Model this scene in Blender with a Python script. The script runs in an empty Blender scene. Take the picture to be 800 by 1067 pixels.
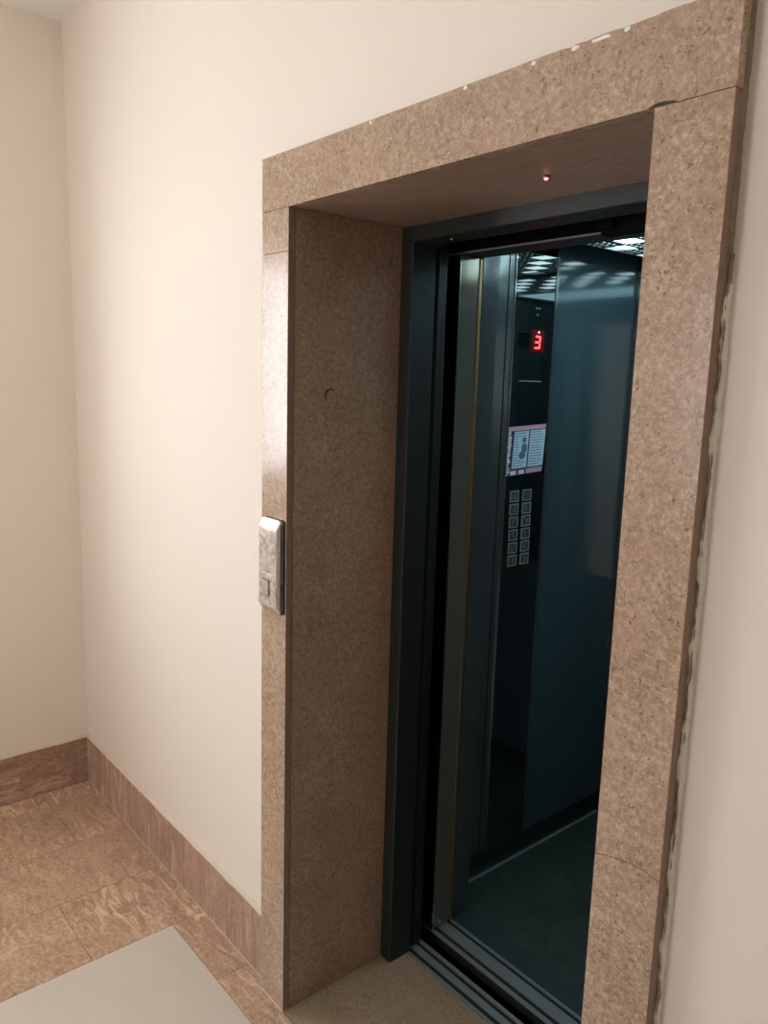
import bpy, bmesh, math, random
from mathutils import Vector, Matrix
random.seed(7)
S = bpy.context.scene
COL = S.collection
# ------------------------------------------------------------------ helpers
def mat(name):
    m = bpy.data.materials.new(name); m.use_nodes = True
    nt = m.node_tree
    return m, nt, nt.nodes['Principled BSDF']
def N(nt, t, **kw):
    n = nt.nodes.new(t)
    for k, v in kw.items(): setattr(n, k, v)
    return n
def plain(name, col, rough=.5, metal=0., bump=0., bscale=60., var=0., vscale=6., emis=None, estr=0., spec=.5, coat=0., stretch=None, rvar=0.):
    m, nt, b = mat(name)
    b.inputs['Base Color'].default_value = (*col, 1)
    b.inputs['Roughness'].default_value = rough
    b.inputs['Metallic'].default_value = metal
    b.inputs['Specular IOR Level'].default_value = spec
    b.inputs['Coat Weight'].default_value = coat
    if emis:
        b.inputs['Emission Color'].default_value = (*emis, 1)
        b.inputs['Emission Strength'].default_value = estr
    tc = N(nt, 'ShaderNodeTexCoord'); mp = N(nt, 'ShaderNodeMapping')
    nt.links.new(tc.outputs['Object'], mp.inputs['Vector'])
    if stretch: mp.inputs['Scale'].default_value = stretch
    if var > 0 or rvar > 0:
        n = N(nt, 'ShaderNodeTexNoise'); n.inputs['Scale'].default_value = vscale; n.inputs['Detail'].default_value = 6
        nt.links.new(mp.outputs[0], n.inputs['Vector'])
        if var > 0:
            mx = N(nt, 'ShaderNodeMix', data_type='RGBA')
            mx.inputs['A'].default_value = tuple(c*(1-var) for c in col)+(1,)
            mx.inputs['B'].default_value = tuple(min(1, c*(1+var)) for c in col)+(1,)
            nt.links.new(n.outputs['Fac'], mx.inputs['Factor']); nt.links.new(mx.outputs['Result'], b.inputs['Base Color'])
        if rvar > 0:
            mr = N(nt, 'ShaderNodeMapRange'); mr.inputs['From Min'].default_value = .3; mr.inputs['From Max'].default_value = .7
            mr.inputs['To Min'].default_value = max(0, rough-rvar); mr.inputs['To Max'].default_value = rough+rvar
            nt.links.new(n.outputs['Fac'], mr.inputs['Value']); nt.links.new(mr.outputs[0], b.inputs['Roughness'])
    if bump > 0:
        n2 = N(nt, 'ShaderNodeTexNoise'); n2.inputs['Scale'].default_value = bscale; n2.inputs['Detail'].default_value = 4
        nt.links.new(mp.outputs[0], n2.inputs['Vector'])
        bp = N(nt, 'ShaderNodeBump'); bp.inputs['Strength'].default_value = bump; bp.inputs['Distance'].default_value = .002
        nt.links.new(n2.outputs['Fac'], bp.inputs['Height']); nt.links.new(bp.outputs[0], b.inputs['Normal'])
    return m
def ramp(nt, stops):
    r = N(nt, 'ShaderNodeValToRGB'); el = r.color_ramp.elements
    while len(el) < len(stops): el.new(.5)
    for e, (p, c) in zip(el, stops): e.position = p; e.color = (*c, 1)
    return r
def stone(name, dark, mid, light, rough=.3, scale=1., stretch=(1, 1, 1), speck=.6, island=False, streak=None, spec=.5):
    """fossil limestone: cloudy ground, fine grain, light flecks, small dark fossil curls"""
    m, nt, b = mat(name)
    L = nt.links.new
    tc = N(nt, 'ShaderNodeTexCoord'); mp = N(nt, 'ShaderNodeMapping'); mp.inputs['Scale'].default_value = stretch
    if island:
        g = N(nt, 'ShaderNodeNewGeometry'); sc = N(nt, 'ShaderNodeVectorMath', operation='SCALE')
        L(g.outputs['Random Per Island'], sc.inputs['Scale']); sc.inputs[0].default_value = (13, 17, 9)
        ad = N(nt, 'ShaderNodeVectorMath', operation='ADD')
        L(tc.outputs['Object'], ad.inputs[0]); L(sc.outputs[0], ad.inputs[1]); L(ad.outputs[0], mp.inputs['Vector'])
    else: L(tc.outputs['Object'], mp.inputs['Vector'])
    def noise(s, d=5, ro=.6, dist=0.):
        n = N(nt, 'ShaderNodeTexNoise'); n.inputs['Scale'].default_value = s*scale; n.inputs['Detail'].default_value = d
        n.inputs['Roughness'].default_value = ro; n.inputs['Distortion'].default_value = dist
        L(mp.outputs[0], n.inputs['Vector']); return n
    n1 = noise(6, 5, .6, .3); n2 = noise(105, 4, .75); n3 = noise(210, 2, .5); n4 = noise(120, 2, .5, .6)
    # ground
    a = N(nt, 'ShaderNodeMath', operation='MULTIPLY_ADD'); L(n2.outputs['Fac'], a.inputs[0]); a.inputs[1].default_value = 1.1
    s1 = N(nt, 'ShaderNodeMath', operation='MULTIPLY_ADD'); L(n1.outputs['Fac'], s1.inputs[0]); s1.inputs[1].default_value = .35; s1.inputs[2].default_value = -.225
    L(s1.outputs[0], a.inputs[2])
    r = ramp(nt, [(.30, dark), (.5, mid), (.70, light)]); L(a.outputs[0], r.inputs['Fac'])
    col = r.outputs['Color']
    def over(fac, c):
        nonlocal col
        mx = N(nt, 'ShaderNodeMix', data_type='RGBA'); L(fac, mx.inputs['Factor']); L(col, mx.inputs['A']); mx.inputs['B'].default_value = (*c, 1); col = mx.outputs['Result']
    if streak:
        # wavy light streaks of travertine
        mp2 = N(nt, 'ShaderNodeMapping'); mp2.inputs['Scale'].default_value = streak; L(mp.outputs[0], mp2.inputs['Vector'])
        n = N(nt, 'ShaderNodeTexNoise'); n.inputs['Scale'].default_value = 1.; n.inputs['Detail'].default_value = 5; n.inputs['Distortion'].default_value = 1.2; n.inputs['Roughness'].default_value = .65
        L(mp2.outputs[0], n.inputs['Vector'])
        rr = ramp(nt, [(.5, (0, 0, 0)), (.6, (1, 1, 1))]); L(n.outputs['Fac'], rr.inputs['Fac'])
        mk = noise(3.2, 3); rk = ramp(nt, [(.40, (0, 0, 0)), (.58, (.9,)*3)]); L(mk.outputs['Fac'], rk.inputs['Fac'])
        mm = N(nt, 'ShaderNodeMath', operation='MULTIPLY'); L(rr.outputs['Color'], mm.inputs[0]); L(rk.outputs['Color'], mm.inputs[1])
        over(mm.outputs[0], tuple(min(1, c*1.35) for c in light))
        rd = ramp(nt, [(.33, (.6,)*3), (.46, (0, 0, 0))]); L(n.outputs['Fac'], rd.inputs['Fac'])
        over(rd.outputs['Color'], tuple(c*.8 for c in dark))
    # light flecks
    rl = ramp(nt, [(.58, (0, 0, 0)), (.70, (speck*.55,)*3)]); L(n3.outputs['Fac'], rl.inputs['Fac'])
    over(rl.outputs['Color'], tuple(min(1, c*1.2) for c in light))
    # faint rosy clouds
    nr = noise(9, 2, .5); rr_ = ramp(nt, [(.45, (0, 0, 0)), (.65, (.35,)*3)]); L(nr.outputs['Fac'], rr_.inputs['Fac']); over(rr_.outputs['Color'], (mid[0]*1.0, mid[1]*.88, mid[2]*.9))
    # small dark pits
    rp = ramp(nt, [(.63, (0, 0, 0)), (.70, (speck,)*3)]); L(n4.outputs['Fac'], rp.inputs['Fac'])
    over(rp.outputs['Color'], tuple(c*.6 for c in dark))
    # fossil curls: thin iso-line of a warped noise, masked to patches
    nc = noise(52, 2, .5, 1.2)
    rc = ramp(nt, [(.478, (0, 0, 0)), (.5, (1, 1, 1)), (.522, (0, 0, 0))]); L(nc.outputs['Fac'], rc.inputs['Fac'])
    nm = noise(30, 2, .5); rm = ramp(nt, [(.54, (0, 0, 0)), (.6, (speck,)*3)]); L(nm.outputs['Fac'], rm.inputs['Fac'])
    mm = N(nt, 'ShaderNodeMath', operation='MULTIPLY'); L(rc.outputs['Color'], mm.inputs[0]); L(rm.outputs['Color'], mm.inputs[1])
    over(mm.outputs[0], tuple(c*.45 for c in dark))
    L(col, b.inputs['Base Color'])
    b.inputs['Roughness'].default_value = rough; b.inputs['Specular IOR Level'].default_value = spec
    bp = N(nt, 'ShaderNodeBump'); bp.inputs['Strength'].default_value = .12; bp.inputs['Distance'].default_value = .001
    L(n2.outputs['Fac'], bp.inputs['Height']); L(bp.outputs[0], b.inputs['Normal'])
    return m

def box(bm, a, b, mi=0, bevel=0.):
    a = Vector(a); b = Vector(b)
    r = bmesh.ops.create_cube(bm, size=1.)
    vs = r['verts']
    for v in vs: v.co = Vector(((a.x+b.x)/2+v.co.x*(b.x-a.x), (a.y+b.y)/2+v.co.y*(b.y-a.y), (a.z+b.z)/2+v.co.z*(b.z-a.z)))
    fs = set(f for v in vs for f in v.link_faces)
    for f in fs: f.material_index = mi
    if bevel > 0:
        es = list(set(e for v in vs for e in v.link_edges))
        q = bmesh.ops.bevel(bm, geom=es, offset=bevel, segments=2, profile=.5, affect='EDGES', clamp_overlap=True)
        for f in q['faces']: f.material_index = mi
def BM(*boxes, bevel=0.):
    bm = bmesh.new()
    for q in boxes:
        box(bm, q[0], q[1], q[2] if len(q) > 2 else 0, bevel)
    return bm
def loft(bm, sections, mi=0, cap=True):
    """closed skin through a list of equal-length point rings"""
    rings = [[bm.verts.new(p) for p in s] for s in sections]
    n = len(rings[0])
    for r0, r1 in zip(rings, rings[1:]):
        for i in range(n):
            f = bm.faces.new((r0[i], r0[(i+1) % n], r1[(i+1) % n], r1[i])); f.material_index = mi
    if cap:
        bm.faces.new(rings[0][::-1]).material_index = mi; bm.faces.new(rings[-1]).material_index = mi
def prism(bm, pts, axis, a, b, mi=0):
    """extrude a 2-D outline along an axis from a to b"""
    def P(p, t):
        if axis == 0: return Vector((t, p[0], p[1]))
        if axis == 1: return Vector((p[0], t, p[1]))
        return Vector((p[0], p[1], t))
    loft(bm, [[P(p, a) for p in pts], [P(p, b) for p in pts]], mi)
def cyl(bm, c, axis, r, h, mi=0, n=24, r2=None):
    r2 = r if r2 is None else r2
    c = Vector(c); u, v = [(Vector((0, 1, 0)), Vector((0, 0, 1))), (Vector((1, 0, 0)), Vector((0, 0, 1))), (Vector((1, 0, 0)), Vector((0, 1, 0)))][axis]
    d = [Vector((1, 0, 0)), Vector((0, 1, 0)), Vector((0, 0, 1))][axis]
    ring = lambda o, rr: [c+d*o+u*rr*math.cos(2*math.pi*k/n)+v*rr*math.sin(2*math.pi*k/n) for k in range(n)]
    loft(bm, [ring(0, r), ring(h, r2)], mi)
ORG = {}
def obj(name, bm, mats, parent=None, origin=None, smooth=False, label=None, bev=0.):
    if not isinstance(mats, (list, tuple)): mats = [mats]
    bmesh.ops.recalc_face_normals(bm, faces=bm.faces)
    me = bpy.data.meshes.new(name)
    if parent is not None: o3 = ORG[parent.name]
    elif origin is not None: o3 = Vector(origin)
    else:
        xs = [v.co for v in bm.verts]
        o3 = Vector(((min(v.x for v in xs)+max(v.x for v in xs))/2, (min(v.y for v in xs)+max(v.y for v in xs))/2, min(v.z for v in xs)))
    bmesh.ops.translate(bm, verts=bm.verts, vec=-o3)
    bm.to_mesh(me); bm.free()
    for m in mats: me.materials.append(m)
    if smooth:
        for p in me.polygons: p.use_smooth = True
    o = bpy.data.objects.new(name, me); COL.objects.link(o)
    if parent is not None: o.parent = parent
    else: o.location = o3
    ORG[o.name] = o3
    if label: o['label'] = label
    if bev > 0:
        md = o.modifiers.new('bevel', 'BEVEL'); md.width = bev; md.segments = 2; md.limit_method = 'ANGLE'
    return o
def thing(name, loc, label, cat, group=None):
    o = bpy.data.objects.new(name, None); COL.objects.link(o); o.location = loc; o.empty_display_size = .05
    ORG[o.name] = Vector(loc); tag(o, label, cat, group); return o
def tag(o, label, cat, group=None):
    o['label'] = label; o['category'] = cat
    if group: o['group'] = group
    return o
def struct(name, bm, m, **kw):
    o = obj(name, bm, m, origin=(0, 0, 0), **kw); o['kind'] = 'structure'; return o

# ------------------------------------------------------------------ measures (metres)
XA, XB, XC, XD = 1.4505, 1.5657, 2.4934, 2.6096      # stone surround: outer / inner edges
ZO, ZT = 2.10, 2.2213                                 # opening height, top of lintel
T, TS = .0323, .0185                                  # proud of the wall, slab thickness
DEP = .3154                                           # depth of reveal
ZC = 2.963; HB = .195
RX, FY = 5.2, -2.9                                    # far ends of the landing
CLX, CRX, CY0, CY1 = 1.475, 2.60, .673, 1.541         # car inside
DX0, DX1 = 1.587, 2.385                               # car door opening
ZD = 2.057

# ------------------------------------------------------------------ materials
M_wall = plain('wall_paint', (.81, .735, .655), .75, bump=.10, bscale=25, var=.02, vscale=2.5)
M_wall2 = plain('wall_paint_lightened', (.84, .765, .67), .75, bump=.10, bscale=25, var=.02, vscale=2.5)  # same wall paint, lightened to make up for weak light on the left wall
M_ceil = plain('ceiling_paint', (.90, .88, .83), .85, bump=.1, bscale=30)
M_stone = stone('polished_limestone', (.28, .19, .13), (.42, .30, .215), (.57, .43, .325), rough=.2, speck=.85, spec=.40)
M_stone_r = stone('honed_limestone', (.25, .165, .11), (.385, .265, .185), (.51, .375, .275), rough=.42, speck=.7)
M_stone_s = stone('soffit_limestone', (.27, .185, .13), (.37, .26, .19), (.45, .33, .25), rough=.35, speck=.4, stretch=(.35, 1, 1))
M_edge = plain('sawn_stone_edge', (.26, .17, .125), .55, var=.25, vscale=40)
M_base = stone('baseboard_stone', (.28, .175, .125), (.42, .28, .205), (.56, .40, .31), rough=.4, stretch=(1.4, 1.4, .6), speck=.4, streak=(26, 26, 8))
M_base_l = stone('baseboard_stone_shaded', (.24, .14, .095), (.37, .235, .17), (.50, .35, .265), rough=.4, stretch=(1, .7, 1.3), speck=.4, streak=(20, 12, 24))  # same baseboard stone, with the side wall's shade put into a darker colour
M_tile = stone('brown_travertine_tile', (.30, .19, .12), (.47, .315, .21), (.63, .455, .32), rough=.28, scale=.8, speck=.4, island=True, streak=(9, 34, 10))
M_grey = plain('grey_floor_tile', (.60, .54, .47), .33, var=.07, vscale=5, stretch=(1, 3, 1))
M_thr = stone('threshold_stone', (.22, .15, .095), (.33, .235, .155), (.42, .315, .22), rough=.35, speck=.45)
M_grout = plain('grout', (.16, .10, .06), .9)
M_lgrout = plain('light_grout', (.66, .57, .47), .9)
M_caulk = plain('cream_caulk', (.66, .56, .44), .8, bump=.4, bscale=80)
M_mortar = plain('white_mortar', (.88, .84, .78), .9, bump=.8, bscale=120, var=.15, vscale=50)
M_mort_d = plain('grey_mortar', (.30, .23, .18), .95, bump=.8, bscale=120, var=.4, vscale=60)
M_green = plain('dark_green_paint', (.017, .021, .019), .42, bump=.05, bscale=200, var=.15, vscale=8)
M_green2 = plain('door_leaf_paint', (.010, .015, .015), .38, var=.15, vscale=8)
M_black = plain('black_paint_and_shade', (.004, .004, .004), .8, spec=.1)  # black paint, also stands for gap shade on header board and door leaf
M_blackg = plain('black_gloss', (.003, .003, .003), .1, spec=.3)
M_steel = plain('brushed_stainless', (.34, .31, .25), .12, .7, stretch=(60, 60, .1))
M_steel_d = plain('dark_brushed_steel', (.20, .22, .22), .13, .75, stretch=(60, 60, .1))
M_chrome = plain('polished_trim', (.65, .68, .68), .12, 1.)
M_rub = plain('brass_coloured_edge', (.42, .30, .16), .32, .9)
M_blue = plain('blue_laminate_panel', (.048, .086, .102), .085, 0., var=.10, vscale=3, rvar=.015, spec=.85)
M_cop = plain('black_glass_plate', (.006, .009, .009), .03, spec=1., coat=1.)
M_skirt = plain('dark_skirting', (.02, .026, .026), .25)
M_carfloor = stone('speckled_green_floor', (.008, .016, .014), (.028, .045, .04), (.08, .11, .095), rough=.45, scale=2.2, speck=.25)
M_plate = plain('car_floor_edge_plate', (.035, .06, .07), .4, .3)
M_alu = plain('aluminium_sill', (.27, .29, .29), .5, .6, var=.2, vscale=30, stretch=(1, 20, 1))
M_alu_b = plain('aluminium_strip', (.62, .68, .66), .35, .8)
M_groove = plain('sill_groove_shade', (.012, .012, .012), .7)  # near-black that stands for shade in the sill grooves
M_mirror = plain('mirror_glass', (.72, .80, .82), .015, 1.)
M_lat = plain('lattice_plate', (.16, .19, .19), .3, .8)
M_diff = plain('light_diffuser', (.9, .95, .95), .6, emis=(.66, .93, 1.0), estr=5.)
M_diff2 = plain('added_glow_strip', (.8, .9, .9), .5, emis=(.55, .88, 1.0), estr=2.4)  # glow added to give the pale band reflected in the control panel
M_carceil = plain('car_ceiling', (.05, .06, .06), .4)
M_red = plain('red_led', (.3, .01, .01), .4, emis=(1., .06, .07), estr=4.)
M_redd = plain('dim_red_window', (.03, .003, .003), .2, emis=(1., .02, .02), estr=.05)
M_dot = plain('pink_led', (.8, .2, .2), .4, emis=(1., .3, .3), estr=2.5)
M_btn = plain('button_metal', (.42, .48, .47), .35, .3)
M_btn_d = plain('button_face', (.07, .09, .09), .3, .3)
M_silver = plain('cast_silver', (.80, .77, .74), .30, .95, var=.12, vscale=25, rvar=.1)
M_face = plain('mottled_silver_face', (.70, .655, .61), .28, .7, var=.35, vscale=70, rvar=.08)  # mottled tones imitate the blurred reflection on the call panel
M_dark = plain('dark_brown', (.05, .04, .035), .6)  # dark brown of the fossil, call panel back plate and button outline
M_paper = plain('pale_blue_paper', (.62, .78, .95), .4, var=.18, vscale=30, stretch=(1, 1, 3))
M_white = plain('white_paper', (.92, .92, .95), .5)
M_pink = plain('pink_paper', (.72, .42, .52), .5, var=.3, vscale=90)
M_navy = plain('navy_ink', (.03, .03, .09), .5)
M_maroon = plain('maroon_ink', (.14, .02, .05), .5)
M_ink = plain('blue_ink', (.08, .20, .33), .5)
M_wood = plain('dark_door_wood', (.030, .02, .014), .4, var=.3, vscale=6, stretch=(6, 1, .6))
M_wframe = plain('white_window_paint', (.75, .74, .72), .4)
# window glass: clear pane with a faint reflection
M_glass, nt, b = mat('window_glass')
tr = N(nt, 'ShaderNodeBsdfTransparent'); gl = N(nt, 'ShaderNodeBsdfGlossy'); gl.inputs['Roughness'].default_value = .02
mxs = N(nt, 'ShaderNodeMixShader'); mxs.inputs[0].default_value = .06
nt.links.new(tr.outputs[0], mxs.inputs[1]); nt.links.new(gl.outputs[0], mxs.inputs[2]); nt.links.new(mxs.outputs[0], nt.nodes['Material Output'].inputs[0])

# ------------------------------------------------------------------ room shell
WT = .30
wo = (XA+.04, XD-.04, ZT-.05)
struct('wall_back', BM(((-.2, 0, 0), (wo[0], WT, ZC)), ((wo[1], 0, 0), (RX+.2, WT, ZC)), ((wo[0], 0, wo[2]), (wo[1], WT, ZC))), M_wall)
WY0, WY1, WZ0, WZ1 = -.86, -2.0, 1.22, 2.29
struct('wall_left', BM(((-.2, WY0, 0), (0, 0, ZC)), ((-.2, FY, 0), (0, WY1, ZC)), ((-.2, WY1, 0), (0, WY0, WZ0)), ((-.2, WY1, WZ1), (0, WY0, ZC))), M_wall2)
dx0, dx1, dz = 3.72, 4.60, 2.12
UX0, UX1, UZ0, UZ1 = 1.12, 1.82, 1.15, 2.3
struct('wall_front', BM(((-.2, FY-.2, 0), (UX0, FY, ZC)), ((UX0, FY-.2, 0), (UX1, FY, UZ0)), ((UX0, FY-.2, UZ1), (UX1, FY, ZC)), ((UX1, FY-.2, 0), (dx0, FY, ZC)), ((dx1, FY-.2, 0), (RX+.2, FY, ZC)), ((dx0, FY-.2, dz), (dx1, FY, ZC))), M_wall)
struct('wall_right', BM(((RX, FY, 0), (RX+.2, 0, ZC))), M_wall)
struct('ceiling', BM(((-.2, FY-.2, ZC), (RX+.2, WT, ZC+.15))), M_ceil)
# window with sash and glass
w = struct('window_1', BM(((-.14, WY1, WZ0), (-.08, WY1+.05, WZ1)), ((-.14, WY0-.05, WZ0), (-.08, WY0, WZ1)), ((-.14, WY1, WZ0), (-.08, WY0, WZ0+.05)),
    ((-.14, WY1, WZ1-.05), (-.08, WY0, WZ1)), ((-.13, (WY0+WY1)/2-.025, WZ0), (-.09, (WY0+WY1)/2+.025, WZ1))), M_wframe)
obj('window_pane', BM(((-.113, WY1+.04, WZ0+.04), (-.109, WY0-.04, WZ1-.04))), M_glass, parent=w)
obj('window_sill', BM(((-.16, WY1-.03, WZ0-.03), (.03, WY0+.03, WZ0+.001)), bevel=.003), M_stone_r, parent=w)
w2 = struct('added_window', BM(((UX0, FY-.14, UZ0), (UX0+.05, FY-.08, UZ1)), ((UX1-.05, FY-.14, UZ0), (UX1, FY-.08, UZ1)), ((UX0, FY-.14, UZ0), (UX1, FY-.08, UZ0+.05)),  # unseen second window, added to even out the light on the walls
    ((UX0, FY-.14, UZ1-.05), (UX1, FY-.08, UZ1)), (((UX0+UX1)/2-.025, FY-.13, UZ0), ((UX0+UX1)/2+.025, FY-.09, UZ1))), M_wframe)
obj('window_pane', BM(((UX0+.04, FY-.113, UZ0+.04), (UX1-.04, FY-.109, UZ1-.04))), M_glass, parent=w2)
obj('window_sill', BM(((UX0-.03, FY-.16, UZ0-.03), (UX1+.03, FY+.03, UZ0+.001)), bevel=.003), M_stone_r, parent=w2)
# invented dark door behind the camera, darkens one side of the mirrored bright strip
d = struct('added_dark_door', BM(((dx0+.05, FY-.10, .005), (dx1-.05, FY-.05, dz-.05)), ((dx0+.15, FY-.05, .25), (dx1-.15, FY-.04, .95)), ((dx0+.15, FY-.05, 1.08), (dx1-.15, FY-.04, 1.9))), M_wood)
obj('door_frame', BM(((dx0, FY-.12, 0), (dx0+.05, FY+.02, dz)), ((dx1-.05, FY-.12, 0), (dx1, FY+.02, dz)), ((dx0+.05, FY-.12, dz-.05), (dx1-.05, FY+.02, dz))), M_wood, parent=d)
hb_ = bmesh.new(); cyl(hb_, (dx0+.13, FY-.05, 1.02), 1, .011, .06); box(hb_, (dx0+.12, FY-.005, 1.01), (dx0+.25, FY+.012, 1.03))
obj('door_handle', hb_, M_chrome, parent=d)

# floor: brown tiles by the walls, a large grey field, one threshold slab
bm = bmesh.new()
g = .0009
def tile(x0, x1, y0, y1, mi, gg=g):
    box(bm, (x0+gg, y0+gg, -.012), (x1-gg, y1-gg, 0), mi)
box(bm, (-.2, FY-.2, -.06), (RX+.2, -.031, -.0025), 3)
box(bm, (-.2, -.031, -.06), (XA+.05, .3, -.0025), 3); box(bm, (XD-.05, -.031, -.06), (RX+.2, .3, -.0025), 3)
xs = [-.05, .13, .44, .75, 1.06]
offs = [.0, .21, .33, .0]
for i in range(4):
    y = 0. ; first = [.25, .20, .55, .37][i]; ylist = [.02, -first]
    while ylist[-1] > FY: ylist.append(ylist[-1]-.62 if i < 3 else ylist[-1]-.37)
    for a, c in zip(ylist, ylist[1:]): tile(xs[i], xs[i+1], max(c, FY), a, 0)
xl = [1.06, 1.35, 1.72, 2.09, 2.46, 2.83, 3.2, 3.57, 3.94, 4.31, 4.68, 5.05, RX]
for a, c in zip(xl, xl[1:]): tile(a, c, -.118, -.031 if (a > 1.3 and c < 2.8) else .0, 0)
tile(1.35, XA, -.033, 0, 0, 0)
gx = [1.06, 1.86, 2.66, 3.46, 4.26, RX]; gy = [-.118, -.918, -1.718, -2.518, FY]
for a, c in zip(gx, gx[1:]):
    for e, f in zip(gy, gy[1:]): tile(a, c, f, e, 1)
box(bm, (XB-.02, -.0295, -.03), (XC+.02, .384, 0), 2)
struct('floor', bm, [M_tile, M_grey, M_thr, M_grout])

# baseboards with caulk on top and a pale grout line along the foot
BT = .012
def baseboard(name, a, b, m, ax, dirn):
    bm = bmesh.new()
    cuts = [a]; 
    while cuts[-1] < b-.5: cuts.append(cuts[-1]+.42)
    cuts.append(b)
    for p, q in zip(cuts, cuts[1:]):
        if ax == 0: box(bm, (p+.0004, -BT if dirn < 0 else FY, .0015), (q-.0004, 0 if dirn < 0 else FY+BT, HB), 0)
        else: box(bm, (0 if dirn > 0 else RX-BT, p+.0004, .0015), (BT if dirn > 0 else RX, q-.0004, HB), 0)
    # caulk fillet
    n = max(8, int((b-a)/.03)); secs = []
    rnd = random.Random(3)
    for i in range(n+1):
        t = a+(b-a)*i/n; h = .009+rnd.uniform(-.002, .003); w_ = BT+rnd.uniform(-.002, .0005)
        if ax == 0:
            s = -1 if dirn < 0 else 1; y0 = 0 if dirn < 0 else FY
            secs.append([(t, y0, HB-.002), (t, y0+s*w_, HB-.002), (t, y0+s*w_, HB+.002), (t, y0, HB+h)])
        else:
            x0 = 0 if dirn > 0 else RX; s = 1 if dirn > 0 else -1
            secs.append([(x0, t, HB-.002), (x0+s*w_, t, HB-.002), (x0+s*w_, t, HB+.002), (x0, t, HB+h)])
    loft(bm, secs, 1)
    if ax == 0: box(bm, (a, (-BT-.002 if dirn < 0 else FY), -.002), (b, (0 if dirn < 0 else FY+BT+.002), .0016), 2)
    else: box(bm, ((0 if dirn > 0 else RX-BT-.002), a, -.002), ((BT+.001 if dirn > 0 else RX), b, .0016), 3)
    struct(name, bm, [m, M_caulk, M_lgrout, M_grout])
baseboard('baseboard_back', 0, XA, M_base, 0, -1)
baseboard('baseboard_left', FY, -BT, M_base_l, 1, 1)
baseboard('baseboard_right', FY, 0, M_base_l, 1, -1)
baseboard('baseboard_front', BT, dx0, M_base, 0, 1)
baseboard('baseboard_back_right', XD+.02, RX, M_base, 0, -1)

# ------------------------------------------------------------------ stone surround of the lift doorway
sur = thing('doorway_surround', ((XB+XC)/2, 0, 0), 'polished beige limestone surround framing the whole lift doorway', 'door surround')
ys = -T+TS
def slab(x0, x1, z0, z1, name, m=M_stone, extra=None, label=None):
    bm = BM(((x0, -T, z0), (x1, ys, z1)))
    for f in bm.faces:
        n = f.normal
        if abs(n.x) > .9: f.material_index = 1
    o = obj(name, bm, [m, M_edge], parent=sur, label=label, bev=.0012); return o
ZJ = 2.003
slab(XA, XB, .002, ZJ-.0005, 'jamb_slab'); slab(XA, XB, ZJ+.0005, ZO-.0006, 'jamb_slab')
slab(XC, XD, .002, ZO-.0008, 'jamb_slab')
# lintel slab with a chipped lower corner over the right jamb
bm = bmesh.new()
out = [(XA, ZO), (XC-.012, ZO), (XC-.003, ZO+.004), (XC+.012, ZO+.0055), (XC+.028, ZO+.003), (XC+.034, ZO), (XD, ZO), (XD, ZT)]
x = XD
rr = random.Random(5)
top = []
while x > XC-.25:
    x -= rr.uniform(.012, .03); top.append((x, ZT-rr.choice([0, 0, .0006, .0012, .002])))
prism(bm, out+top+[(XA, ZT)], 1, -T, ys)
obj('lintel_slab', bm, [M_stone], parent=sur)
bm = bmesh.new()   # light plaster caught on the chipped top edge
rr = random.Random(9)
for cx, ln in ((2.395, .04), (2.35, .018), (2.27, .012), (2.44, .010), (2.12, .010), (1.86, .008)):
    pts = []
    for k in range(10):
        a = 2*math.pi*k/10; pts.append((cx+math.cos(a)*ln/2*rr.uniform(.7, 1.1), ZT-.0052+math.sin(a)*.0038*rr.uniform(.5, 1.2)))
    prism(bm, pts, 1, -T-.0008, ys)
obj('plaster_smear', bm, M_mortar, parent=sur)
# hairline crack across the right jamb
bm = bmesh.new(); px = None; pts = []
for i in range(13):
    pts.append((XC+.001+(XD-XC-.002)*i/12, .968+.010*math.sin(i/12*3.1-.5)+random.uniform(-.001, .001)))
loft(bm, [[(px_, -T-.0002, pz-.0008), (px_, -T-.0002, pz+.0008), (px_, -T+.001, pz+.0008), (px_, -T+.001, pz-.0008)] for px_, pz in pts])
obj('hairline_crack', bm, M_grout, parent=sur)
# reveal slabs and soffit
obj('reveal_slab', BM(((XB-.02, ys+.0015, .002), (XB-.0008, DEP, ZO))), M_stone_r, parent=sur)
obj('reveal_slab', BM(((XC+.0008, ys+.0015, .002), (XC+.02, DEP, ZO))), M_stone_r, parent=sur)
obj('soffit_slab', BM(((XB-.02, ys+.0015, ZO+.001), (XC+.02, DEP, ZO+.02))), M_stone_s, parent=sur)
# dark c-shaped fossil in the left reveal
bm = bmesh.new(); secs = []
for i in range(15):
    a = math.radians(40+i*13); r_ = .013+(.003 if i < 4 else 0)
    y_, z_ = .092+math.cos(a)*r_*.95, 1.672+math.sin(a)*r_*1.1
    wv = .0016+.0009*math.sin(i/14*3.14)
    nx_, nz_ = math.cos(a)*wv, math.sin(a)*wv; secs.append([(XB-.0012, y_-nx_, z_-nz_), (XB-.0012, y_+nx_, z_+nz_), (XB-.0003, y_+nx_, z_+nz_), (XB-.0003, y_-nx_, z_-nz_)])
loft(bm, secs); obj('fossil_curl', bm, M_dark, parent=sur, label='dark curled fossil mark')
# pale grout line under the front of the left jamb
obj('foot_grout', BM(((XA, -T-.0025, -.001), (XB, ys, .0022))), M_lgrout, parent=sur)
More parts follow.
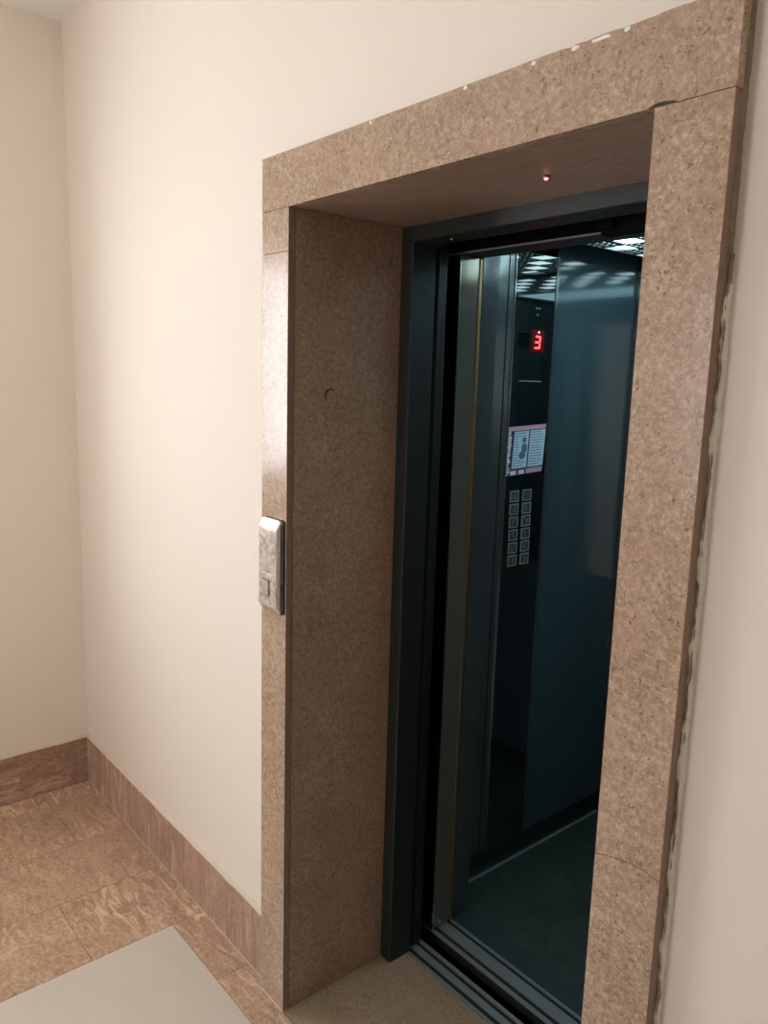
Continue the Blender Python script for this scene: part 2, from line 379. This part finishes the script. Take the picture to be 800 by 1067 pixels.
# mortar bed behind the slab and ragged white filler along the wall on the right side
obj('mortar_bed', BM(((XD-.03, ys, .002), (XD-.0015, -.0002, ZT-.002)), ((XA+.0015, ys, .2), (XA+.03, -.0002, ZT-.002)), ((XA+.03, ys, ZT-.03), (XD-.03, -.0002, ZT-.0015))), M_mort_d, parent=sur)
rr = random.Random(11)
def ragged(x0f, x1f, y0f, z0, z1, step=.006):
    bm = bmesh.new(); secs = []; z = z0
    while z < z1:
        a = x0f(z); c = x1f(z); yy = y0f(z)
        secs.append([(a, -.0002, z), (a, yy, z), ((a+c)/2, yy*.8, z), (c, -.0006, z), (c, .0005, z)])
        z += step*rr.uniform(.6, 1.4)
    loft(bm, secs); return bm
def wob(z, s): return math.sin(z*23*s)+.6*math.sin(z*61*s+1)+.4*math.sin(z*143*s+2)
obj('white_filler', ragged(lambda z: XD-.002, lambda z: XD+.0062+.0012*wob(z, 1)+rr.uniform(-.0004, .0004), lambda z: -.0075-.0022*max(-1, wob(z, 1.7))-rr.uniform(0, .001), .003, 1.86), M_mortar, parent=sur)
obj('grey_filler', ragged(lambda z: XD-.001, lambda z: XD+.0006+.0004*wob(z, 1.3)+rr.uniform(-.0003, .0003), lambda z: -.010-.0010*wob(z, .9)-rr.uniform(0, .001), .003, ZT), M_mort_d, parent=sur)

rr = random.Random(21)
obj('filler_crack', ragged(lambda z: XD+.0020+.0006*wob(z, 1.9), lambda z: XD+.0026+.0006*wob(z, 1.9)+rr.uniform(0, .0005), lambda z: -.0080-.0008*wob(z, 1.1), .003, 1.90), M_mort_d, parent=sur)
# red indicator lamp in the soffit
led = thing('indicator_lamp', (2.152, .159, ZO), 'tiny glowing red indicator light set in the stone soffit above the lift doorway', 'indicator light')
bm = bmesh.new(); cyl(bm, (2.152, .159, ZO-.0025), 2, .006, .0045, r2=.0075); obj('bezel', bm, M_maroon, parent=led)
bm = bmesh.new(); bmesh.ops.create_uvsphere(bm, u_segments=16, v_segments=8, radius=.0042, matrix=Matrix.Translation((2.152, .159, ZO-.003))); obj('bulb', bm, M_dot, parent=led, smooth=True)

# ------------------------------------------------------------------ call button panel on the left jamb
cp = thing('call_button_panel', (1.517, -T, 1.13), 'silver lift call button panel mounted on the left stone jamb', 'call button')
X0, X1, Z0, Z1 = 1.4745, 1.560, 1.128, 1.366
def rring(x0, x1, z0, z1, y, r, n=5):
    pts = []
    for cx, cz, a0 in ((x1-r, z1-r, 0), (x0+r, z1-r, 90), (x0+r, z0+r, 180), (x1-r, z0+r, 270)):
        for k in range(n+1):
            a = math.radians(a0+90*k/n); pts.append((cx+r*math.cos(a), y, cz+r*math.sin(a)))
    return pts
bm = bmesh.new()
loft(bm, [rring(X0+.001, X1+.002, Z0-.002, Z1+.001, -T, .010), rring(X0+.001, X1+.002, Z0-.002, Z1+.001, -T-.006, .010)]); obj('back_plate', bm, M_dark, parent=cp)
bm = bmesh.new()
loft(bm, [rring(X0-.001, X1, Z0, Z1, -T-.006, .010), rring(X0-.001, X1, Z0, Z1, -T-.014, .009), rring(X0+.001, X1-.003, Z0+.016, Z1-.020, -T-.0232, .003), ])
obj('housing', bm, M_silver, parent=cp, label='silver housing with sloped top and bottom')
bm = bmesh.new()
x0, x1 = X0+.006, X1-.010; pts = [(x0, Z1-.026), (x0, 1.243)]
for k in range(9): t = k/8; pts.append((x0+(x1-x0)*t, 1.243-.010*math.sin(t*2.2)+.016*t*t))
pts += [(x1, Z1-.026)]
prism(bm, pts, 1, -T-.0240, -T-.0225); obj('display_face', bm, M_face, parent=cp, label='upper face with a mottled reflection in its colour')
bm = BM(((x0, -T-.0236, Z0+.022), (x1, -T-.0225, 1.228))); obj('lower_face', bm, M_face, parent=cp)
bm = BM(((1.492, -T-.0245, 1.170), (1.527, -T-.0230, 1.2135), 1), ((1.4945, -T-.0262, 1.1725), (1.5245, -T-.0240, 1.211), 0))
obj('button', bm, [M_silver, M_dark], parent=cp, label='square silver push button with dark outline')

# ------------------------------------------------------------------ landing entrance frame (dark green metal)
fr = thing('landing_door_frame', (2.03, DEP, 0), 'dark green painted metal frame just inside the stone reveal', 'door frame')
PX = 1.607; PXR = XB+XC-PX; ZH = 2.064; Y1 = .398
bm = bmesh.new(); prism(bm, [(XB-.0008, DEP), (PX-.003, DEP), (PX, DEP+.003), (PX, Y1), (XB-.0008, Y1)], 2, .001, ZO); obj('post', bm, M_green, parent=fr)
bm = bmesh.new(); prism(bm, [(XC+.0008, DEP), (PXR+.003, DEP), (PXR, DEP+.003), (PXR, Y1), (XC+.0008, Y1)], 2, .001, ZO); obj('post', bm, M_green, parent=fr)
bm = bmesh.new(); prism(bm, [(DEP, ZH+.002), (DEP+.002, ZH), (Y1, ZH), (Y1, ZO+.1), (DEP, ZO+.001)], 0, PX, PXR); obj('header', bm, M_green, parent=fr)
for q in ((1.612, .318, 2.066), (1.70, .36, 2.064)):
    bm = bmesh.new(); bmesh.ops.create_uvsphere(bm, u_segments=10, v_segments=6, radius=.003, matrix=Matrix.Translation(q)); obj('screw', bm, M_chrome, parent=fr)
# landing door leaf slid open behind the left post
ld = thing('landing_door', (1.32, .43, .008), 'dark green landing door leaf slid open behind the left post', 'sliding door')
obj('door_leaf', BM(((1.02, .409, .008), (1.601, .447, 2.10)), bevel=.002), M_green2, parent=ld)
obj('edge_strip', BM(((1.601, .414, .01), (1.604, .424, 2.055))), M_green, parent=ld)
# sills
def sill(name, y0, y1, grooves, xa, xb, z, label, cat):
    t = thing(name, ((xa+xb)/2, (y0+y1)/2, -.03), label, cat)
    bm = bmesh.new()
    pts = [(y0, -.03), (y1, -.03), (y1, z)]
    for (a, c) in reversed(grooves): pts += [(c, z), (c, z-.024), (a, z-.024), (a, z)]
    pts += [(y0, z)]
    prism(bm, pts, 0, xa, xb); obj('ribbed_plate', bm, M_alu, parent=t)
    bm = bmesh.new()
    for a, c in grooves: box(bm, (xa+.001, a+.0002, z-.0242), (xb-.001, c-.0002, z-.003))
    box(bm, (xa+.001, y0-.0006, -.03), (xb-.001, y0, z-.0025))
    obj('groove_shade', bm, M_groove, parent=t)  # dark fill and front strip stand for shade in grooves and gap
sill('landing_sill', .385, .459, [(.396, .411), (.433, .447)], 1.24, 2.9, .0005, 'grooved aluminium landing sill on the hall side of the black gap', 'door sill')
sill('car_sill', .509, .601, [(.524, .539), (.578, .591)], 1.24, 2.9, .0005, 'grooved aluminium lift car sill on the far side of the black gap', 'door sill')
# car door leaf, parked open
cd = thing('car_door', (1.30, .55, .008), 'stainless steel sliding car door leaf folded open at the left', 'sliding door')
obj('door_leaf', BM(((1.02, .5125, .006), (DX0-.0015, .583, ZD-.003)), ((1.02, .5115, .006), (DX0-.007, .5125, ZD-.003), 1)), [M_steel, M_black], parent=cd)  # black front layer puts the gap's shade into the leaf colour
obj('edge_trim', BM(((DX0-.006, .5090, .006), (DX0, .5130, ZD-.003))), M_chrome, parent=cd, label='bright leading edge')
obj('safety_edge', BM(((DX0-.012, .585, .006), (DX0+.001, .597, ZD-.003)), bevel=.002), M_rub, parent=cd, label='brass coloured safety edge')
for q in ((1.585, .535, .055), (1.585, .527, .085), (1.585, .541, .022)):
    bm = bmesh.new(); cyl(bm, q, 0, .003, .0018, n=10); obj('screw', bm, M_chrome, parent=cd)
# hanging door operator bracket
ob = thing('door_operator_bracket', (2.15, .49, 2.07), 'black door operator bracket hanging above the lift sill', 'bracket')
obj('arm', BM(((2.06, .47, 2.045), (2.42, .5, 2.12)), ((2.06, .455, 2.055), (2.10, .47, 2.16)), bevel=.002), M_black, parent=ob)

# ------------------------------------------------------------------ elevator car
car = thing('elevator_car', ((CLX+CRX)/2, (CY0+CY1)/2, -.04), 'dark blue panelled lift car standing open behind the doorway', 'elevator')
ZCC = 2.205
obj('car_floor', BM(((CLX-.03, CY0, -.04), (CRX+.03, CY1+.03, 0))), M_carfloor, parent=car)
obj('floor_edge_plate', BM(((DX0-.01, .602, -.04), (DX1+.01, CY0, .0012))), M_plate, parent=car)
def lpan(name, y0, y1, z0, z1, m, d=0., label=None, t=.02, bev=.001):
    return obj(name, BM(((CLX-t, y0, z0), (CLX+d, y1, z1))), m, parent=car, label=label, bev=bev)
HSK = .085
lpan('side_panel', CY0, .8335, HSK, ZCC, M_steel_d, label='dark steel panel nearest the door')
lpan('side_panel', .8365, .8605, HSK, ZCC, M_steel_d, d=.002, label='narrow dark steel strip')
lpan('side_panel', 1.0765, CY1, HSK, ZCC, M_blue, label='wide glossy blue panel')
obj('side_panel', BM(((CRX, CY0, HSK), (CRX+.02, CY1, ZCC))), M_blue, parent=car)
obj('back_panel', BM(((CLX, CY1, HSK), (CRX, CY1+.02, ZCC))), M_blue, parent=car)
obj('wall_backing', BM(((CLX-.05, CY0-.002, -.04), (CLX-.02, CY1+.05, ZCC+.05)), ((CRX+.02, CY0-.002, -.04), (CRX+.05, CY1+.05, ZCC+.05)), ((CLX-.02, CY1+.02, -.04), (CRX+.02, CY1+.05, ZCC+.05))), M_black, parent=car)
obj('corner_trim', BM(((CLX, CY1-.010, HSK), (CLX+.010, CY1, ZCC))), M_steel_d, parent=car)
obj('corner_trim', BM(((CRX-.010, CY1-.010, HSK), (CRX, CY1, ZCC))), M_steel_d, parent=car)
for a, c in (((CLX-.02, CY0, 0), (CLX+.006, CY1, HSK)), ((CRX-.006, CY0, 0), (CRX+.02, CY1, HSK)), ((CLX+.006, CY1-.006, 0), (CRX-.006, CY1+.02, HSK))):
    obj('skirting', BM((a, c)), M_skirt, parent=car, bev=.001)
obj('floor_strip', BM(((CLX+.006, CY0, 0), (CLX+.016, CY1-.006, .004))), M_alu_b, parent=car, label='bright aluminium strip along the left wall')
# front returns and header
obj('front_return', BM(((CLX-.05, .603, 0), (1.583, CY0, ZCC))), M_steel_d, parent=car, bev=.002)
obj('front_return', BM(((DX1, .603, 0), (CRX+.05, CY0, ZCC))), M_steel_d, parent=car, bev=.002)
obj('header', BM(((CLX-.05, .509, ZD), (CRX+.05, .600, ZD+.010)), ((1.583, .602, 2.082), (DX1, CY0, ZCC))), M_green, parent=car, bev=.001)
obj('header_board', BM(((1.2, .505, ZD+.001), (CRX+.2, .509, ZD+.11))), M_black, parent=car)  # board blackened to stand for the shade in the gap above
obj('header_lip', BM(((1.3, .5025, ZD-.001), (2.055, .5055, ZD+.0035))), M_alu, parent=car)
obj('car_ceiling', BM(((CLX-.05, CY0, ZCC), (CRX+.05, CY1+.05, ZCC+.04))), M_carceil, parent=car)

# ceiling light: lattice plate under a diffuser
U = .0128; LX0 = 1.597-U; LY0 = 1.055-U; LZ = 2.150; nx = 70+2; ny = 35+2
cl = thing('ceiling_light', (2.04, 1.12, LZ), 'square patterned lattice light fitted under the lift car ceiling', 'ceiling light')
def is_open(i, j):
    if i in (0, nx-1) or j in (0, ny-1): return False
    i -= 1; j -= 1; a, b_ = i % 7, j % 7
    if (i//7+j//7) % 2 == 1: return a < 6 and b_ < 6
    return a in (0, 2, 4) and b_ in (0, 2, 4)
bm = bmesh.new(); V = {}
def gv(i, j):
    if (i, j) not in V: V[(i, j)] = bm.verts.new((LX0+i*U, LY0+j*U, LZ))
    return V[(i, j)]
for i in range(nx):
    for j in range(ny):
        if not is_open(i, j): bm.faces.new((gv(i, j), gv(i+1, j), gv(i+1, j+1), gv(i, j+1)))
r = bmesh.ops.extrude_face_region(bm, geom=bm.faces[:])
bmesh.ops.translate(bm, verts=[v for v in r['geom'] if isinstance(v, bmesh.types.BMVert)], vec=(0, 0, .002))
obj('lattice_plate', bm, M_lat, parent=cl)
e = nx*U; f_ = ny*U
obj('housing', BM(((LX0, LY0, LZ+.002), (LX0+.008, LY0+f_, ZCC)), ((LX0+e-.008, LY0, LZ+.002), (LX0+e, LY0+f_, ZCC)), ((LX0+.008, LY0, LZ+.002), (LX0+e-.008, LY0+.008, ZCC)), ((LX0+.008, LY0+f_-.008, LZ+.002), (LX0+e-.008, LY0+f_, ZCC))), M_lat, parent=cl)
obj('diffuser', BM(((LX0+.008, LY0+.008, LZ+.012), (LX0+e-.008, LY0+f_-.008, LZ+.016))), M_diff, parent=cl)

obj('added_front_glow', BM(((LX0, .700, LZ), (LX0+e, 1.020, LZ+.006))), M_diff2, parent=cl, label='added glowing strip for the pale band reflected in the control panel')
obj('front_housing', BM(((LX0-.003, .697, LZ), (LX0, 1.023, ZCC)), ((LX0+e, .697, LZ), (LX0+e+.003, 1.023, ZCC)), ((LX0, .697, LZ), (LX0+e, .700, ZCC)), ((LX0, 1.020, LZ), (LX0+e, 1.023, ZCC))), M_lat, parent=cl)
# mirror and handrail on the back wall
mi = thing('wall_mirror', (2.04, CY1, .985), 'large mirror filling the upper back wall of the lift car', 'mirror')
obj('glass', BM(((CLX+.012, CY1-.005, .985), (CRX-.012, CY1-.0002, 2.140))), M_mirror, parent=mi)
obj('bottom_trim', BM(((CLX+.012, CY1-.008, .975), (CRX-.012, CY1-.0002, .985))), M_chrome, parent=mi)
hr = thing('handrail', (2.04, CY1-.04, .90), 'flat metal handrail below the mirror in the lift car', 'handrail')
obj('rail', BM(((CLX+.10, CY1-.048, .905), (CRX-.10, CY1-.036, .955)), bevel=.003), M_steel_d, parent=hr)
for xx in (CLX+.2, (CLX+CRX)/2, CRX-.2):
    bm = bmesh.new(); cyl(bm, (xx, CY1-.037, .93), 1, .008, .0368); obj('bracket', bm, M_steel_d, parent=hr)

# ------------------------------------------------------------------ control panel on the left car wall
PXC = CLX+.004
co = thing('control_panel', (CLX, .9685, .10), 'black glossy floor button panel with red digit on the left lift car wall', 'control panel')
obj('face_plate', BM(((CLX-.019, .8645, HSK+.001), (PXC, 1.0615, ZCC-.001))), M_cop, parent=co, bev=.0008)
obj('edge_trim', BM(((CLX-.019, .8610, HSK+.001), (PXC+.002, .8645, ZCC-.001))), M_chrome, parent=co)
obj('edge_trim', BM(((CLX-.019, 1.0615, HSK+.001), (PXC+.002, 1.0755, ZCC-.001))), M_steel_d, parent=co, label='wide brushed steel edge strip')
# display with a seven segment 3
ds = obj('display', BM(((PXC-.001, .954, 1.817), (PXC+.0016, 1.016, 1.887))), M_redd, parent=co, label='dark red lit display window')
def seg3(cy, cz, h, w_, t):
    bm = bmesh.new(); sl = .10
    def bar(y0, z0, y1, z1):
        pts = [(y0, z0), (y1, z0), (y1, z1), (y0, z1)]
        prism(bm, [(p[0]+(p[1]-cz)*sl, p[1]) for p in pts], 0, PXC+.0016, PXC+.0026)
    y0, y1 = cy-w_/2, cy+w_/2
    for z in (cz-h/2, cz-t/2, cz+h/2-t): bar(y0, z, y1-t*1.1, z+t)
    bar(y1-t, cz+t*.35, y1, cz+h/2-t*.2); bar(y1-t, cz-h/2+t*.2, y1, cz-t*.35)
    return bm
obj('digit_three', seg3(.985, 1.848, .042, .026, .0062), M_red, parent=ds, label='glowing red digit 3')
bm = bmesh.new(); cyl(bm, (PXC+.0016, .988, 1.880), 0, .0035, .001, n=14); obj('direction_dot', bm, M_dot, parent=ds)
obj('speaker_window', BM(((PXC-.001, .892, 1.829), (PXC+.0014, .941, 1.877)), bevel=.0006), M_blackg, parent=co)
obj('pale_strip', BM(((PXC-.001, .905, 1.722), (PXC+.0008, 1.015, 1.7245))), M_btn, parent=co)  # thin pale strip across the face plate
for q in ((.972, 1.955), (.985, 1.955), (.978, 1.935)):
    bm = bmesh.new(); cyl(bm, (PXC-.0005, q[0], q[1]), 0, .003, .0012, n=10); obj('screw', bm, M_btn, parent=co)
# twelve push buttons: metal ring, dark face, raised mark
def button_bm(cy, cz, hw=.0215, hh=.0185, style=0):
    bm = bmesh.new(); t = .0035
    for a, c in (((cy-hw, cz-hh), (cy+hw, cz-hh+t)), ((cy-hw, cz+hh-t), (cy+hw, cz+hh)), ((cy-hw, cz-hh+t), (cy-hw+t, cz+hh-t)), ((cy+hw-t, cz-hh+t), (cy+hw, cz+hh-t))):
        box(bm, (PXC-.0005, a[0], a[1]), (PXC+.003, c[0], c[1]), 0)
    box(bm, (PXC-.0005, cy-hw+t, cz-hh+t), (PXC+.0016, cy+hw-t, cz+hh-t), 1)
    rb = random.Random(style)
    # worn raised patches, unreadable at this size
    for k in range(4):
        yy = cy+rb.uniform(-.008, .006); zz = cz+(-.009, -.004, .001, .006)[k]; ww = rb.uniform(.003, .0065)
        box(bm, (PXC+.0016, yy, zz), (PXC+.0022, yy+ww, zz+.0036), 0)
    return bm
for i in range(6):
    for j in range(2):
        cy = (.9125+i*.0012, .9755+i*.001)[j]; cz = 1.347-i*.0437
        if (i, j) == (0, 1):
            bm = bmesh.new(); hw, hh, t = .0215, .0185, .0022
            for a, c in (((cy-hw, cz-hh), (cy+hw, cz-hh+t)), ((cy-hw, cz+hh-t), (cy+hw, cz+hh)), ((cy-hw, cz-hh+t), (cy-hw+t, cz+hh-t)), ((cy+hw-t, cz-hh+t), (cy+hw, cz+hh-t))):
                box(bm, (PXC-.0005, a[0], a[1]), (PXC+.003, c[0], c[1]), 0)
            box(bm, (PXC-.0005, cy-hw+t, cz-hh+t), (PXC+.001, cy+hw-t, cz+hh-t), 1)
            obj('button', bm, [M_btn, M_btn_d], parent=co, label='empty outlined button at the top right')
        else: obj('button', button_bm(cy, cz, style=i*2+j), [M_btn, M_btn_d], parent=co)

# printed notice stuck on the control panel
SX = PXC+.0008
no = thing('notice_sticker', (SX, .96, 1.414), 'small white, blue and red printed notice stuck above the lift buttons', 'notice')
def Q(bm, y0, y1, z0, z1, d=.0002, mi=0):
    # slightly tilted sheet: shear so the right side sits a touch higher and lower edge leans left
    f = lambda y, z: (y-(1.579-z)*.055, z+(y-.958)*.045)
    pts = [f(y0, z0), f(y1, z0), f(y1, z1), f(y0, z1)]
    prism(bm, pts, 0, SX-.0003, SX+d, mi)
bm = bmesh.new(); Q(bm, .868, 1.055, 1.418, 1.579); obj('sheet', bm, M_navy, parent=no)
bm = bmesh.new(); Q(bm, .868, 1.055, 1.565, 1.579, .0006); obj('header_band', bm, M_pink, parent=no)
bm = bmesh.new(); Q(bm, .898, .970, 1.441, 1.562, .0006); obj('text_panel', bm, M_paper, parent=no)
bm = bmesh.new(); Q(bm, .977, 1.055, 1.441, 1.562, .0006); obj('text_panel', bm, M_paper, parent=no)
bm = bmesh.new()
rr = random.Random(2)
for k in range(13):
    z = 1.449+k*.0088
    for (a, c) in ((.902, .966), (.981, 1.050)):
        if a < .95 and 3 <= k <= 10: Q(bm, a, a+.016+rr.uniform(0, .006), z, z+.0022, .0009, 0)
        else: Q(bm, a, c-rr.uniform(0, .02), z, z+.0022, .0009, 0)
obj('text_lines', bm, M_ink, parent=no)
bm = bmesh.new()   # blurred blue figure in the left panel
for cy, cz, ry, rz in ((.949, 1.532, .010, .010), (.952, 1.505, .014, .016), (.944, 1.482, .017, .012)):
    ring = [(cy+ry*math.cos(k*math.pi/8)-(1.579-cz)*.055, cz+rz*math.sin(k*math.pi/8)) for k in range(16)]
    prism(bm, ring, 0, SX-.0002, SX+.0011)
obj('picture_blob', bm, M_ink, parent=no)
bm = bmesh.new()
for k in range(22):
    z = 1.421+k*.0069; Q(bm, .8695, .888-rr.choice([0, .003, .008]), z, z+rr.uniform(.0035, .0062), .0006)
obj('side_column', bm, M_white, parent=no)
bm = bmesh.new(); Q(bm, .893, .922, 1.4205, 1.434, .0006); Q(bm, .934, .962, 1.4205, 1.434, .0006); obj('footer_box', bm, M_white, parent=no)
bm = bmesh.new(); Q(bm, .970, 1.053, 1.4205, 1.436, .0006); obj('footer_band', bm, M_pink, parent=no)
bm = bmesh.new(); Q(bm, .922, .934, 1.4190, 1.438, .0006); obj('footer_mark', bm, M_maroon, parent=no)

# ------------------------------------------------------------------ lift shaft around the car
struct('wall_shaft', BM(((.8, WT, -.3), (.85, 1.9, 2.7)), ((3.2, WT, -.3), (3.25, 1.9, 2.7)), ((.85, 1.85, -.3), (3.2, 1.9, 2.7)), ((.8, WT, 2.7), (3.25, 1.9, 2.75)), ((.8, WT, -.35), (3.25, 1.9, -.3)),
    ((.85, WT, ZO+.101), (3.2, WT+.02, 2.7)), ((.85, WT, -.3), (XB-.02, WT+.02, ZO+.1)), ((XC+.02, WT, -.3), (3.2, WT+.02, ZO+.1)), ((XB-.02, WT, -.3), (XC+.02, WT+.02, -.0305))), M_black)

# ------------------------------------------------------------------ light: daylight through the window and the added one
W = bpy.data.worlds.new('World'); S.world = W; W.use_nodes = True
bg = W.node_tree.nodes['Background']; bg.inputs[0].default_value = (.95, .97, 1.0, 1); bg.inputs[1].default_value = 14.0
pl = bpy.data.lights.new('window_portal', 'AREA'); pl.shape = 'RECTANGLE'; pl.size = WY0-WY1; pl.size_y = WZ1-WZ0
pl.cycles.is_portal = True
po = bpy.data.objects.new('window_portal', pl); COL.objects.link(po); po.location = (-.15, (WY0+WY1)/2, (WZ0+WZ1)/2)
po.rotation_euler = (math.pi/2, 0, -math.pi/2)

pl2 = bpy.data.lights.new('window_portal', 'AREA'); pl2.shape = 'RECTANGLE'; pl2.size = UX1-UX0; pl2.size_y = UZ1-UZ0  # portal for the added second window
pl2.cycles.is_portal = True
po2 = bpy.data.objects.new('window_portal', pl2); COL.objects.link(po2); po2.location = ((UX0+UX1)/2, FY-.15, (UZ0+UZ1)/2)
po2.rotation_euler = (math.pi/2, 0, 0)
# ------------------------------------------------------------------ camera
cam = bpy.data.cameras.new('camera'); co_ = bpy.data.objects.new('camera', cam); COL.objects.link(co_)
cam.sensor_fit = 'HORIZONTAL'; cam.sensor_width = 36.; cam.lens = 36.*813.652/800; cam.clip_start = .02
rt = Vector((0.64139618, 0.76669368, 0.02813787)); up = Vector((-0.14650423, 0.08639612, 0.98542997)); fw = Vector((-0.75309192, 0.63617334, -0.16773801))
mw = Matrix(((rt.x, up.x, -fw.x, 3.15352866), (rt.y, up.y, -fw.y, -1.06216538), (rt.z, up.z, -fw.z, 1.71647448), (0, 0, 0, 1)))
co_.matrix_world = mw
S.camera = co_
S.view_settings.view_transform = 'Standard'; S.view_settings.look = 'None'; S.view_settings.gamma = 1.
S.view_settings.use_curve_mapping = False; S.view_settings.exposure = 0.
S.cycles.max_bounces = 12; S.cycles.diffuse_bounces = 6; S.cycles.glossy_bounces = 8
S.cycles.use_denoising = True
